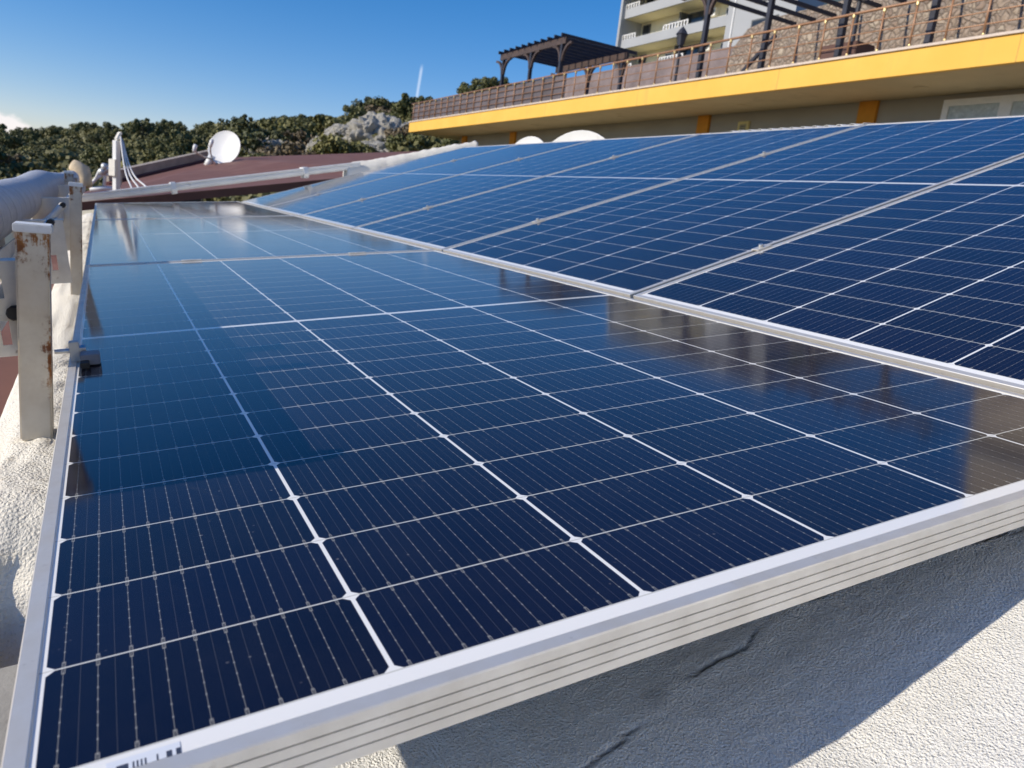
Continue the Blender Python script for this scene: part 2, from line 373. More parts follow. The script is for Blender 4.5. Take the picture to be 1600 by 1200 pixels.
# ------------------------------------------------------------------ mesh helpers
class MB:
    def __init__(self): self.v = []; self.f = []
    def add(self, vs, fs):
        k = len(self.v); self.v += [tuple(v) for v in vs]; self.f += [tuple(i + k for i in f) for f in fs]; return self
    def box(self, lo, hi, mat=None):
        (a, b, c), (d, e, g) = lo, hi
        vs = [Vector(q) for q in ((a,b,c),(d,b,c),(d,e,c),(a,e,c),(a,b,g),(d,b,g),(d,e,g),(a,e,g))]
        if mat is not None: vs = [mat @ q for q in vs]
        return self.add(vs, [(0,3,2,1),(4,5,6,7),(0,1,5,4),(1,2,6,5),(2,3,7,6),(3,0,4,7)])
    def bar(self, a, b, w, h=None, up=(0, 0, 1)):
        a, b = Vector(a), Vector(b); h = h or w
        d = (b - a).normalized(); s = d.cross(Vector(up))
        if s.length < 1e-4: s = d.cross(Vector((1, 0, 0)))
        s.normalize(); t = s.cross(d)
        vs = []
        for q in (a, b):
            for i, j in ((-1,-1),(1,-1),(1,1),(-1,1)): vs.append(q + s * (i * w / 2) + t * (j * h / 2))
        return self.add(vs, [(0,1,2,3),(7,6,5,4),(0,4,5,1),(1,5,6,2),(2,6,7,3),(3,7,4,0)])
    def tube(self, pts, r, seg=10, cap=True):
        pts = [Vector(p) for p in pts]; n = len(pts); rs = r if isinstance(r, (list, tuple)) else [r] * n
        vs = []; fs = []; ref = None
        for i, p in enumerate(pts):
            d = (pts[min(i + 1, n - 1)] - pts[max(i - 1, 0)]).normalized()
            if ref is None:
                ref = d.cross(Vector((0, 0, 1)))
                if ref.length < 1e-3: ref = Vector((1, 0, 0))
            s = (ref - d * ref.dot(d)).normalized(); ref = s; t = d.cross(s)
            for k in range(seg):
                a = 2 * math.pi * k / seg; vs.append(p + (s * math.cos(a) + t * math.sin(a)) * rs[i])
        for i in range(n - 1):
            for k in range(seg):
                fs.append((i*seg+k, i*seg+(k+1)%seg, (i+1)*seg+(k+1)%seg, (i+1)*seg+k))
        if cap: fs += [tuple(range(seg - 1, -1, -1)), tuple((n-1)*seg + k for k in range(seg))]
        return self.add(vs, fs)
    def prism(self, poly, z0, z1, axis=2):
        n = len(poly); vs = []
        for z in (z0, z1):
            for p in poly: q = [p[0], p[1]]; q.insert(axis, z); vs.append(q)
        fs = [tuple(range(n - 1, -1, -1)), tuple(range(n, 2 * n))] + [(i, (i+1)%n, n+(i+1)%n, n+i) for i in range(n)]
        return self.add(vs, fs)
    def lathe(self, prof, seg=24, mat=None):
        vs = []; fs = []
        for r, z in prof:
            for k in range(seg):
                a = 2*math.pi*k/seg; q = Vector((r*math.cos(a), r*math.sin(a), z)); vs.append(mat @ q if mat is not None else q)
        for i in range(len(prof)-1):
            for k in range(seg): fs.append((i*seg+k, i*seg+(k+1)%seg, (i+1)*seg+(k+1)%seg, (i+1)*seg+k))
        return self.add(vs, fs)
    def build(self, name, mat, parent=None, smooth=False, bevel=0, matrix=None, fix=True):
        me = bpy.data.meshes.new(name); me.from_pydata(self.v, [], self.f); me.update()
        if fix or bevel:
            bm = bmesh.new(); bm.from_mesh(me)
            bmesh.ops.recalc_face_normals(bm, faces=bm.faces[:])
            if bevel: bmesh.ops.bevel(bm, geom=bm.edges[:], offset=bevel, segments=2, affect='EDGES', clamp_overlap=True)
            bm.to_mesh(me); bm.free()
        me.materials.append(mat)
        if smooth: me.polygons.foreach_set('use_smooth', [True] * len(me.polygons))
        o = bpy.data.objects.new(name, me); COL.objects.link(o)
        if parent: o.parent = parent
        if matrix is not None: o.matrix_local = matrix
        return o

def tag(o, label=None, cat=None, group=None, kind=None):
    for k, v in (('label', label), ('category', cat), ('group', group), ('kind', kind)):
        if v: o[k] = v
    return o
def thing(name, label, cat, loc=(0, 0, 0), matrix=None, group=None, rz=0):
    o = bpy.data.objects.new(name, None); COL.objects.link(o); o.empty_display_size = .1
    if matrix is not None: o.matrix_world = matrix
    else: o.location = loc; o.rotation_euler = (0, 0, rz)
    return tag(o, label, cat, group)
def copy_tree(o, parent=None):
    c = o.copy(); COL.objects.link(c)
    if parent: c.parent = parent
    for ch in list(o.children): copy_tree(ch, c)
    return c

# ================================================================== OUR ROOF
def lerp_(t, x):
    if x <= t[0][0]: return t[0][1]
    for (a, fa), (b, fb) in zip(t, t[1:]):
        if x <= b: return fa + (fb - fa) * (x - a) / (b - a)
    return t[-1][1]
def roof_n(u, v):
    h = [(-.6, .30), (-.02, .22), (.1, .195), (.25, .192), (.55, .165), (.80, .105), (1.0, .085), (1.157, .075)]
    if u >= 1.157: return -.075 + (u - 1.157) * math.tan(R_(12.9))
    for (a, ha), (b, hb) in zip(h, h[1:]):
        if u <= b: return -(ha + (hb - ha) * max(0, (u - a) / (b - a)))
us = [-.05 + i * .008 for i in range(156)] + [1.25 + i * .12 for i in range(18)] + [3.36]
vs_ = [-7.6 + i * .5 for i in range(12)] + [-1.6 + i * .05 for i in range(22)] + [-.5 + i * .0125 for i in range(36)] + [-.05 + i * .002 for i in range(100)] + [.15 + i * .0125 for i in range(28)] + [.5 + i * .2 for i in range(35)] + [7.45]
grid = MB(); vv = []; ckv = []
for v in vs_:
    for u in us:
        n = roof_n(u, v)
        n += .0016 * noise.noise((u * 7, v * 7, 0)) + .0011 * noise.noise((u * 38, v * 38, 2)) + .0008 * noise.noise((u * 90, v * 90, 5))
        # cracked ridge in the coating
        crk = 0
        cv = lerp_([(.3, .03), (.38, .055), (.5, .082), (.62, .102), (.72, .085), (1.0, .02)], u) + .008 * noise.noise((u * 11, 3, 1)) + .007 * noise.noise((u * 38, 1, 1)) + .004 * noise.noise((u * 110, 1, 4))
        if .3 < u < 1.0:
            k = min(1, (u - .3) / .12) * min(1, (1.0 - u) / .15); d = v - cv
            gt = max(0, min(1, .42 + noise.noise((u * 12, 7, 0)) * 2.0))
            n += k * (.0012 * math.exp(-(d / .018) ** 2) + .0012 * max(0, min(1, d / .03 + .5)) - .009 * math.exp(-(d / .0017) ** 2) * gt * .7)
            crk = k * (.85 * gt * math.exp(-(d / .0019) ** 2) + .30 * math.exp(-((d - .012) / .020) ** 2) * max(0, .4 + noise.noise((u * 30, v * 30, 3))))
        ckv.append(min(1, crk))
        vv.append(P(u, v, n))
nu = len(us)
grid.add(vv, [(j*nu+i, j*nu+i+1, (j+1)*nu+i+1, (j+1)*nu+i) for j in range(len(vs_)-1) for i in range(nu-1)])
rf_ = tag(grid.build('roof', M['roof'], smooth=True, fix=False), kind='structure')
at_ = rf_.data.attributes.new('crack_dirt', 'FLOAT', 'POINT'); at_.data.foreach_set('value', ckv)

# parapet: rough white ledge along the left side of the array
pb_ = MB(); vv = []; prof = [(-.150, -.62), (-.147, -.16), (-.135, -.122), (-.10, -.108), (-.06, -.104), (-.03, -.108), (.0, -.12), (.02, -.16), (.02, -.30)]
sub = []
for (a, b), (c, d) in zip(prof, prof[1:]):
    for k in range(5): sub.append((a + (c - a) * k / 5, b + (d - b) * k / 5))
sub.append(prof[-1]); ns = len(sub)
pvs = [.58 + .0125 * i for i in range(78)] + [1.55 + .1 * i for i in range(60)]
for i, v in enumerate(pvs):
    for (u, n) in sub:
        a = .010 * noise.noise((u * 12, v * 8, 3)) + .005 * noise.noise((u * 40, v * 40, 1)) + .0025 * noise.noise((u * 95, v * 95, 2))
        sh = .03 * noise.noise((u * 16, n * 16, 9)) if i < 3 else 0
        e_ = max(0, 1 - (v - .58) / .11); vv.append(P(u + a * .6, v + sh, max(-.62, n + a - .11 * e_ ** 2)))
pb_.add(vv, [(j*ns+i, j*ns+i+1, (j+1)*ns+i+1, (j+1)*ns+i) for j in range(len(pvs)-1) for i in range(ns-1)])
pb_.f.append(tuple(range(ns)))
pp = pb_.build('parapet', M['parapet'], smooth=True)
tag(pp, 'rough white plastered parapet ledge running beside the left edge of the solar panels', 'parapet')

ld = MB(); vv = []
lu = [-.5 + .02 * i for i in range(27)]; lv = [-1.2 + .03 * i for i in range(56)]
for v in lv:
    for u in lu: vv.append(P(u, v, -.205 + .004 * noise.noise((u * 7, v * 7, 4))))
ld.add(vv, [(j*27+i, j*27+i+1, (j+1)*27+i+1, (j+1)*27+i) for j in range(len(lv)-1) for i in range(26)])
tag(ld.build('concrete_ledge', M['concrete'], smooth=True), kind='structure')

# ================================================================== SOLAR PANELS
PWD, PLN, TH = 1.134, 2.279, .030
def frame_part(parent):
    prof = [(.0115, -.0030), (.0115, -.0004), (.0108, 0), (.0009, 0), (0, -.0009)]
    for g in (-.0075, -.0148, -.0222): prof += [(0, g), (.0014, g - .0003), (.0014, g - .0010), (0, g - .0013)]
    prof += [(0, -TH), (.028, -TH), (.028, -TH + .0015), (.0016, -TH + .0015), (.0016, -.0055), (.0115, -.0055)]
    m = MB(); n = len(prof); vs = []
    for cxn, cyn, sx, sy in ((0, 0, 1, 1), (PWD, 0, -1, 1), (PWD, PLN, -1, -1), (0, PLN, 1, -1)):
        for d, z in prof: vs.append((cxn + sx * d, cyn + sy * d, z))
    fs = []
    for c in range(4):
        c2 = (c + 1) % 4
        for i in range(n):
            j = (i + 1) % n; fs.append((c*n+i, c*n+j, c2*n+j, c2*n+i))
    m.add(vs, fs); return m.build('frame', M['alu'], parent)
def make_panel():
    t = thing('solar_panel', 'x', 'solar panel', group='solar panels of the rooftop array')
    frame_part(t)
    MB().box((.0112, .0112, -.0050), (PWD - .0112, PLN - .0112, -.0016)).build('cell_sheet', M['cells'], t)
    MB().box((.45, PLN/2 - .03, -.022), (.68, PLN/2 + .03, -.0055)).build('junction_box', M['black'], t)
    return t
proto = make_panel()
u0, v_b = -.0135, -.0265
PANELS = []
def left_panel(i, v0, v1, label):
    o = proto if i == 0 else copy_tree(proto)
    o.matrix_world = PW @ Matrix.Translation((u0, v0, 0)) @ Matrix.Diagonal((1, (v1 - v0) / PLN, 1, 1))
    o['label'] = label; PANELS.append(o); return o
L1 = left_panel(0, v_b, 2.252, 'nearest solar panel in the flat left row, half shaded by the pipe')
left_panel(1, 2.270, 4.615, 'middle solar panel of the flat left row, between the second post and the far panel')
left_panel(2, 4.633, 6.985, 'farthest solar panel of the flat left row, up against the white gutter')
ROT = R_(12.9); UF = 1.1545; PIT = 1.1816
rl = ['sloping solar panel nearest the camera, cut off by the right edge of the photo',
      'second sloping solar panel from the camera, its upper edge below the window',
      'third sloping solar panel from the camera, its upper edge in front of the orange pilaster',
      'fourth sloping solar panel from the camera, below the big white dome',
      'fifth sloping solar panel from the camera, pale with reflected sky, below the small dome',
      'farthest sloping solar panel, meeting the white gutter and rock at its far edge']
def slope_matrix(v0, su=1.0):
    # local X runs along the valley (towards +v), local Y climbs the slope
    fr = Matrix(((0, math.cos(ROT), -math.sin(ROT), 0), (1, 0, 0, 0), (0, math.sin(ROT), math.cos(ROT), 0), (0, 0, 0, 1)))
    fl = Matrix.Translation((UF, v0, 0)) @ fr
    return fl
SLOPE = []
for i in range(6):
    o = copy_tree(proto); v0 = 2.2605 - 2 * PIT + i * PIT + .012
    # mirror-free: X axis along -v keeps the frame right handed
    ax = Vector((0, -1, 0)); ay = Vector((math.cos(ROT), 0, math.sin(ROT))); az_ = ax.cross(ay)
    fr = Matrix((ax, ay, az_)).transposed().to_4x4(); fr.translation = (UF, v0 + PIT - .006, -.0015)
    o.matrix_world = PW @ fr @ Matrix.Diagonal(((PIT - .013) / PWD, 1, 1, 1))
    o['label'] = rl[i]; SLOPE.append(o)
    # mid clamps on the seam shared with the next panel
    if i < 5:
        for yy in (.42, 1.62):
            c = MB().box((-.019, yy - .025, .0005), (.006, yy + .025, .0034)).build('clamp', M['alu'], o, bevel=.001)
            b = MB().lathe([(.0, .011), (.0055, .011), (.0062, .009), (.0062, .0042)], 12, Matrix.Translation((-.009, yy, 0))).build('bolt', M['steel'], c)
for o in PANELS[:2]:
    for xx in (.30, .84):
        c = MB().box((xx - .03, PLN - .006, .0005), (xx + .03, PLN + .014, .004)).build('clamp', M['alu'], o, bevel=.001)
# serial label under the front lip of the nearest panel
MB().box((0, 0, 0), (.034, .009, .0003)).build('serial_sticker', M['sticker'], L1, matrix=Matrix.Translation((.046, .0130, -.00155)))

# mounting rails under the array
for i, (uu, lab) in enumerate(((.30, 'aluminium mounting rail under the left row, towards the parapet'), (.90, 'aluminium mounting rail under the left row, towards the valley'))):
    r = MB(); n0 = roof_n(uu, 0) - .01
    r.box((uu - .02, .35, -.071), (uu + .02, 6.9, -TH - .0015), PW)
    for v in (.5, 2.0, 3.5, 5.0, 6.5): r.box((uu - .015, v, n0), (uu + .015, v + .03, -.0715), PW)
    tag(r.build('mounting_rail', M['alu']), lab, 'mounting rail', 'rails carrying the panels')

# ================================================================== POSTS, PIPE AND RACK ON THE LEFT
def post(u, v, ntop, nbot, w, label):
    p = P(u, v, ntop); base = P(u, v, nbot)
    h = p.z - base.z
    t = thing('post', label, 'post', (p.x, p.y, p.z), group='cream steel posts beside the panels')
    MB().box((-w/2, -w/2, -h), (w/2, w/2, -.003)).build('column', M['rust'], t, bevel=.0025)
    k = MB().box((-w/2 - .0025, -w/2 - .0025, -.008), (w/2 + .0035, w/2 + .0025, .004)).build('cap', M['white'], t, bevel=.0015)
    return t
def upos(px, py, v):    # point of the plane v = const under a pixel of the photograph
    return atY(px, py, v)
post1 = post(-.030, .915, .204, -.112, .041, 'nearest cream steel post, rust streaked under its white cap')
post(-.010, 2.40, .236, -.13, .033, 'second cream steel post, standing at the seam between two panels')
post(-.085, 4.3, .262, -.13, .04, 'third cream steel post, far behind the second one below the pipe')
post(-.12, 6.2, .22, -.13, .04, 'farthest cream steel post, beside the end of the pipe')

# insulated pipe
pts = []; rad = []
for i in range(150):
    v = .372 + i * .049
    r = .064 + .004 * noise.noise((v * 2.3, 0, 0)) + (.012 * math.exp(-((v - 3.7) / .55) ** 2))
    if i < 4: r *= (.88, .96, .99, 1)[i]
    if i > 145: r *= (.97, .85, .65, .4)[i - 146]
    pts.append(P(-.182 + .006 * math.sin(v * 1.1), v, .192 + .005 * math.sin(v * 1.7 + 1))); rad.append(r)
c0 = pts[0].copy()
pm = MB().tube([p - c0 for p in pts], rad, 28)
po = pm.build('insulated_pipe', M['wrap'], smooth=True, matrix=Matrix.Translation(c0))
tag(po, 'thick pipe wrapped in pale grey insulation running past the posts on the left', 'pipe')
# fittings that stick out of the pipe and show in its shadow
for q in (([P(-.182, .405, .19), P(-.13, .395, .215), P(-.098, .385, .222)], .016), ([P(-.182, .78, .19), P(-.13, .78, .232), P(-.066, .78, .240)], .014)):
    MB().tube(q[0], q[1], 12).build('pipe_fitting', M['cream'], po, matrix=Matrix.Translation(-c0))
el_ = MB(); c = atY(130, 268, 7.9)
el_.tube([c + Vector(q) for q in ((.03, -.05, -.13), (.02, -.02, -.06), (-.01, 0, 0), (-.06, .02, .035), (-.09, .03, .05))], [.045, .055, .075, .062, .05], 14)
tag(el_.build('pipe_elbow', simple('aged_foam', (.62, .50, .34), .8, var=.2, vscale=20), smooth=True), 'beige foam wrapped pipe elbow at the far end of the grey pipe', 'pipe elbow')

def rackbox(mb, u0, u1, v0, v1, n0, n1): return mb.box((u0, v0, n0), (u1, v1, n1), PW)
# slotted bracket plates behind the posts
def bracket(v, u0, u1, n0, n1, label, slots):
    t = thing('bracket', label, 'bracket', matrix=PW @ Matrix.Translation((u0, v, n0)), group='slotted steel brackets holding the pipe')
    bm = bmesh.new(); w, h = u1 - u0, n1 - n0
    # plate as a grid with slots left open
    xs = sorted({0, w} | {q for s in slots for q in (s[0] - s[2], s[0] + s[2])}); zs = sorted({0, h} | {q for s in slots for q in (s[1] - s[3], s[1] + s[3])})
    m = MB()
    for a, b in zip(xs, xs[1:]):
        for c_, d in zip(zs, zs[1:]):
            mx, mz = (a + b) / 2, (c_ + d) / 2
            if any(abs(mx - s[0]) < s[2] and abs(mz - s[1]) < s[3] for s in slots): continue
            m.box((a, 0, c_), (b, .003, d))
    bm.free()
    pl = m.build('plate', M['cream'], t)
    MB().box((0, .003, h - .004), (w, .04, h)).build('flange', M['cream'], t)
    for s in slots[:1]:
        b = MB().lathe([(0, .012), (.009, .012), (.011, .009), (.011, 0)], 10, Matrix.Translation((s[0] + .016, -.002, s[1] + .03)) @ Matrix.Rotation(R_(90), 4, 'X')).build('bolt', M['black'], t)
    return t
bracket(.935, -.115, -.048, .015, .155, 'slotted white bracket plate fixed to the left of the nearest post', [(.028, .035, .006, .018), (.028, .10, .006, .014)])
bracket(1.75, -.135, -.030, .015, .165, 'slotted white bracket plate just beyond the nearest post', [(.03, .05, .006, .018), (.075, .05, .006, .018), (.03, .12, .006, .012)])
bracket(2.55, -.15, -.035, .02, .19, 'slotted white bracket plate behind the second post', [(.04, .06, .007, .02), (.08, .12, .007, .015)])
bracket(3.6, -.15, -.045, .04, .21, 'slotted white bracket plate below the bulge of the pipe', [(.04, .06, .007, .02), (.08, .12, .007, .015)])
for v0, v1, u, n, lab in ((.46, 1.7, -.135, .12, 'white channel rail left of the nearest post'), (.9, 6.6, -.11, .065, 'long white channel rail below the pipe'), (1.9, 6.6, -.075, .135, 'upper white channel rail below the pipe')):
    r = MB(); rackbox(r, u - .012, u + .012, v0, v1, n - .016, n - .013); rackbox(r, u - .015, u - .012, v0, v1, n - .016, n + .014); rackbox(r, u + .012, u + .015, v0, v1, n - .016, n + .014)
    tag(r.build('channel_rail', M['cream']), lab, 'rail', 'channel rails of the pipe rack')
k = 0
for v, dn, lab in ((1.45, .0, 'short diagonal strut nearest the first post'), (2.1, .01, 'short diagonal strut in front of the second post'), (2.9, .015, 'short diagonal strut behind the second post'), (3.9, .02, 'short diagonal strut farthest along the pipe')):
    t = thing('strut', lab, 'strut', group='diagonal struts of the pipe rack')
    m = MB().tube([P(-.15, v, .06 + dn), P(-.045, v + .12, .17 + dn)], .010, 10); m.build('tube', M['cream'], t)
    for q in ((-.15, v, .06 + dn), (-.045, v + .12, .17 + dn)):
        c = P(*q); MB().tube([c + Vector((.0, -.016, 0)), c + Vector((0, .016, 0))], .008, 8).build('knob', M['black'], t)
# bolt and clamp on the near panel
t = thing('panel_clamp', 'dark block clamp with a bolt reaching from the nearest post to the panel edge', 'clamp', matrix=PW @ Matrix.Translation((0, .935, 0)))
MB().tube([(-.03, 0, .016), (.004, 0, .016)], .0035, 10).build('bolt', M['steel'], t)
MB().box((-.010, -.010, -.0), (.0035, .008, .030)).build('bracket_ear', M['galv'], t, bevel=.0008)
MB().lathe([(0, .014), (.007, .014), (.0075, .010), (.0075, .004)], 6, Matrix.Translation((.006, 0, .016)) @ Matrix.Rotation(R_(90), 4, 'Y') @ Matrix.Translation((0, 0, -.008))).build('nut', M['steel'], t)
MB().box((.0042, -.045, .0005), (.030, -.012, .016)).build('block', M['grey'], t, bevel=.0012)
MB().box((.0042, -.066, .0005), (.016, -.0455, .009)).build('pad', M['black'], t, bevel=.001)

# ================================================================== FAR EDGE OF OUR ROOF: gutter, mast, neighbour roofs, dishes
def gutter():
    t = thing('gutter', 'white metal gutter crossing behind the far panels up to the rough coping', 'gutter')
    a, b = atY(128, 312, 7.5), atY(560, 261, 7.5)
    d = (b - a).normalized(); m = MB(); up = Vector((0, 0, 1)); yv = Vector((0, 1, 0)); upv = d.cross(yv) * -1
    if upv.z < 0: upv = -upv
    prof = [(-.10, .045), (-.098, .052), (-.088, .054), (-.084, .045), (-.086, .01), (-.075, -.02), (-.055, -.035), (.0, -.037), (.06, -.030), (.066, .05), (.058, .05), (.052, -.02), (0, -.028), (-.05, -.027), (-.068, -.016), (-.078, .01), (-.078, .036)]
    prof = [(yy, zz * .78 + .01) for yy, zz in prof]
    vs = []
    for q in (a, b):
        for (yy, zz) in prof: vs.append(q + yv * yy + upv * zz)
    n = len(prof)
    m.add(vs, [tuple(range(n-1, -1, -1)), tuple(range(n, 2*n))] + [(i, (i+1) % n, n+(i+1) % n, n+i) for i in range(n)])
    m.build('trough', M['white'], t)
    for s in (.30, .78):
        c = a + (b - a) * s
        j = MB(); vs = []
        for q in (c - d * .022, c + d * .022):
            for (yy, zz) in ((-.106, .06), (-.112, .0), (-.085, -.035), (-.055, -.045), (.07, -.042), (.072, .06)): vs.append(q + yv * yy + upv * zz)
        j.add(vs, [tuple(range(5, -1, -1)), tuple(range(6, 12))] + [(i, (i+1) % 6, 6+(i+1) % 6, 6+i) for i in range(6)])
        j.build('joint', M['white'], t)
gutter()
cp = MB(); vv = []; a, b = atY(540, 263, 7.5), atY(742, 226, 7.5)
N = 60
for i in range(N + 1):
    c = a + (b - a) * (i / N)
    for k, (yy, zz) in enumerate(((-.10, -.30), (-.10, -.03), (-.07, .025), (0, .04), (.08, .02), (.1, -.3))):
        w = .018 * noise.noise((c.x * 5, yy * 9, 2)) + .012 * noise.noise((c.x * 17, k * 3, 5))
        vv.append(c + Vector((0, yy + w, zz + w)))
cp.add(vv, [(i*6+k, i*6+k+1, (i+1)*6+k+1, (i+1)*6+k) for i in range(N) for k in range(5)]); cp.f += [tuple(range(6)), tuple(N*6 + k for k in range(5, -1, -1))]
tag(cp.build('coping', M['parapet'], smooth=True), 'rough white mortar coping above the far corner of the panels, below the rocks', 'coping')

# white corrugated ridge flashing along the top of the sloping panels
t = thing('ridge_flashing', 'white corrugated ridge flashing along the upper edge of the sloping panels', 'flashing')
rtop = Vector((UF + PLN * math.cos(ROT), 0, PLN * math.sin(ROT)))
m = MB(); seg = []
for i in range(73):
    v = 2.33 + i * .0130; seg.append((v, .004 + .0065 * math.cos(i * math.pi / 3 + .4)))
vs = []
for v, h in seg:
    for (du, dn) in ((.062, h), (.35, h)): vs.append(P(rtop.x + du, v, rtop.z + dn))
m.add(vs, [(2*i, 2*i+1, 2*i+3, 2*i+2) for i in range(len(seg)-1)])
so_ = m.build('corrugated_sheet', M['white'], t, fix=False)
sm = so_.modifiers.new('thickness', 'SOLIDIFY'); sm.thickness = .0015
MB().box((rtop.x + .006, -1.2, rtop.z - .05), (rtop.x + .059, 6.98, rtop.z - .004), PW).build('edge_trim', M['white'], t)
for v0, v1 in ((-1.2, 2.325), (3.27, 6.98)):
    MB().box((rtop.x + .0595, v0, rtop.z - .02), (rtop.x + .33, v1, rtop.z - .002), PW).build('ridge_cap', M['white'], t)

mp = atY(182, 308, 8.3)
t = thing('antenna_mast', 'white square mast with a junction box and cables beyond the far panels', 'mast', tuple(mp), rz=.7)
MB().box((-.027, -.027, -.4), (.027, .027, .54)).build('pole', M['white'], t, bevel=.004)
MB().bar((-.005, 0, .541), (.045, 0, .625), .05, .03).build('pole_head', M['cream'], t, bevel=.01)
MB().box((-.060, -.05, .20), (-.0265, .04, .36)).build('junction_box', M['cream'], t, bevel=.004)
MB().box((.027, -.02, .12), (.055, .04, .24)).build('power_unit', M['galv'], t, bevel=.008)
for i, (px, py) in enumerate(((208, 301), (220, 300), (233, 298))):
    top = mp + Vector((.035 + .01 * i, -.03, .58 - .02 * i)); end = atY(px, py, 7.62)
    pts = []
    for k in range(15):
        s = k / 14; q = top.lerp(end, s); q.z -= .16 * math.sin(math.pi * s) * (1.2 - s); pts.append(q)
    tag(MB().tube(pts, .0075, 8).build('cable', M['white'], smooth=True),
        ('white cable sagging from the mast, nearest the mast', 'white cable sagging from the mast, between the other two', 'white cable sagging from the mast, farthest from the mast')[i], 'cable', 'cables hanging from the mast')
# jumble of small pipes behind the mast
t = thing('pipework', 'low white pipework with taps on the maroon roof left of the mast', 'pipework')
for k, q in enumerate((((137, 293), (150, 279), (160, 273), (178, 272)), ((163, 290), (164, 276), (160, 270)), ((140, 296), (165, 294), (182, 296)), ((150, 279), (156, 266), (164, 262)))):
    MB().tube([atY(a, b_, 9.5) for a, b_ in q], .018 if k != 2 else .026, 10).build('pipe', M['white'], t, smooth=True)
for a, b_ in ((160, 270), (168, 266), (164, 262)):
    c = atY(a, b_, 9.5); MB().lathe([(0, .05), (.03, .045), (.042, .02), (.04, -.02), (.0, -.03)], 12, Matrix.Translation(c)).build('valve', M['galv'], t, smooth=True)

# neighbour's maroon roof: seen beyond the gutter
t = thing('neighbour_house', 'neighbouring house with a low maroon sheet roof and pale board edge', 'house')
A0, A1 = atY(60, 322, 8.0), atY(640, 268, 8.0)
B0, C0, D0 = atY(166, 289, 15), atY(345, 246.5, 18), atY(655, 236, 19)
A2 = A0 + Vector((-2.2, -9.5, -.55)); A3 = atY(60, 322, 8.0) + Vector((.05, -9.5, -.40))
m = MB(); m.add([A0, A1, D0, C0, B0], [(0, 1, 2, 3, 4)])
low = [q + Vector((0, 0, -.08)) for q in (A0, A1, D0, C0, B0)]
m.add([A0, A1, D0, C0, B0] + low, [(9, 8, 7, 6, 5), (0, 5, 6, 1), (1, 6, 7, 2), (2, 7, 8, 3), (3, 8, 9, 4), (4, 9, 5, 0)])
m.build('roof', M['maroon'], t, fix=False)
m = MB(); m.box((-3.5, -2.5, -.62), (-.175, 7.9, -.52)); m.build('lower_roof', M['maroon'], t)
e = MB(); up = Vector((0, 0, 1))
for i in range(1):
    a, b = B0 + Vector((.0, -.12, .0)), C0 + Vector((0, -.12, 0)); e.bar(a + up * .01, b + up * .01, .12, .05)
e.build('eave_shade_strip', M['maroon_shade'], t)  # dark red strip standing in for the shadow below the board edge
a, b = B0 + Vector((.0, .05, .13)), C0 + Vector((.0, .05, .13))
MB().bar(a, b, .10, .17).build('edge_board', M['board'], t)
m = MB(); m.box((-1, 8.5, -4), (6.5, 17.5, -.35)); m.build('wall', M['plaster'], t)
t = thing('shed', 'dark low roofed shed just behind the edge of the maroon roof', 'shed')
a, b, c_ = atY(200, 277, 19.5), atY(300, 244, 19.5), atY(324, 252, 19.5)
m = MB(); dv = Vector((.4, 3.2, .1)); th = Vector((0, 0, .07))
for p, q in ((a, b), (b, c_)):
    vs = [p, q, q + dv, p + dv]; m.add(vs + [w + th for w in vs], [(3,2,1,0),(4,5,6,7),(0,1,5,4),(1,2,6,5),(2,3,7,6),(3,0,4,7)])
m.build('roof', M['slate'], t)
m = MB(); q0_, q1_, q2_ = a + Vector((.1, .15, -.01)), b + Vector((0, .15, -.03)), c_ + Vector((-.1, .15, 0))
vs = [q0_, q1_, q2_, q2_ - up * 1.6, q0_ - up * 1.6]; m.add(vs + [w + Vector((.3, 2.8, 0)) for w in vs], [(4,3,2,1,0),(5,6,7,8,9)] + [(i, (i+1)%5, 5+(i+1)%5, 5+i) for i in range(5)])
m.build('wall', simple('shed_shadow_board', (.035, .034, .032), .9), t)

def dish_mesh(R, depth, n=8, seg=40, squash=1.0):
    prof = [(R * i / n, depth * (i / n) ** 2) for i in range(n + 1)]; prof[0] = (.002, 0)
    back = [(r, z - .012) for r, z in prof][::-1]
    return MB().lathe(prof + [(R + .006, depth + .004), (R + .008, depth - .010)] + back, seg)
# satellite dish beyond the maroon roof
dc = atY(351, 231, 16)
t = thing('satellite_dish', 'white satellite dish with two receiver arms standing at the edge of the maroon roof', 'satellite dish', tuple(dc))
look = Vector((-.60, -.72, .30)).normalized()
q = look.to_track_quat('Z', 'Y').to_matrix().to_4x4()
dish_mesh(.335, .05).build('reflector', M['dish'], t, smooth=True, matrix=q @ Matrix.Translation((0, 0, -.03)))
dl = q.inverted().to_3x3()
def rel(px, py, Y): return atY(px, py, Y) - dc
p0, l1, l2 = rel(332, 249, 16.05), rel(303, 232, 15.6), rel(329, 224, 15.5)
MB().tube([p0, rel(318, 245, 15.8), rel(308, 239, 15.7), l1], .016, 8).build('receiver_arm', M['galv'], t, smooth=True)
MB().tube([p0, rel(329, 238, 15.7), l2], .014, 8).build('receiver_arm', M['galv'], t, smooth=True)
for l in (l1, l2): MB().tube([l + Vector((0, 0, -.06)), l + Vector((.02, .02, .03)), l + Vector((.03, .03, .07))], [.028, .040, .034], 12).build('receiver', M['dish'], t, smooth=True)
MB().tube([rel(331, 243, 16.1), rel(327, 253, 16.1), rel(322, 259, 16.1)], [.06, .07, .05], 12).build('mount', M['dish'], t, smooth=True)
MB().tube([rel(325, 252, 16.2), rel(325, 275, 16.2)], .03, 10).build('pole', M['galv'], t)
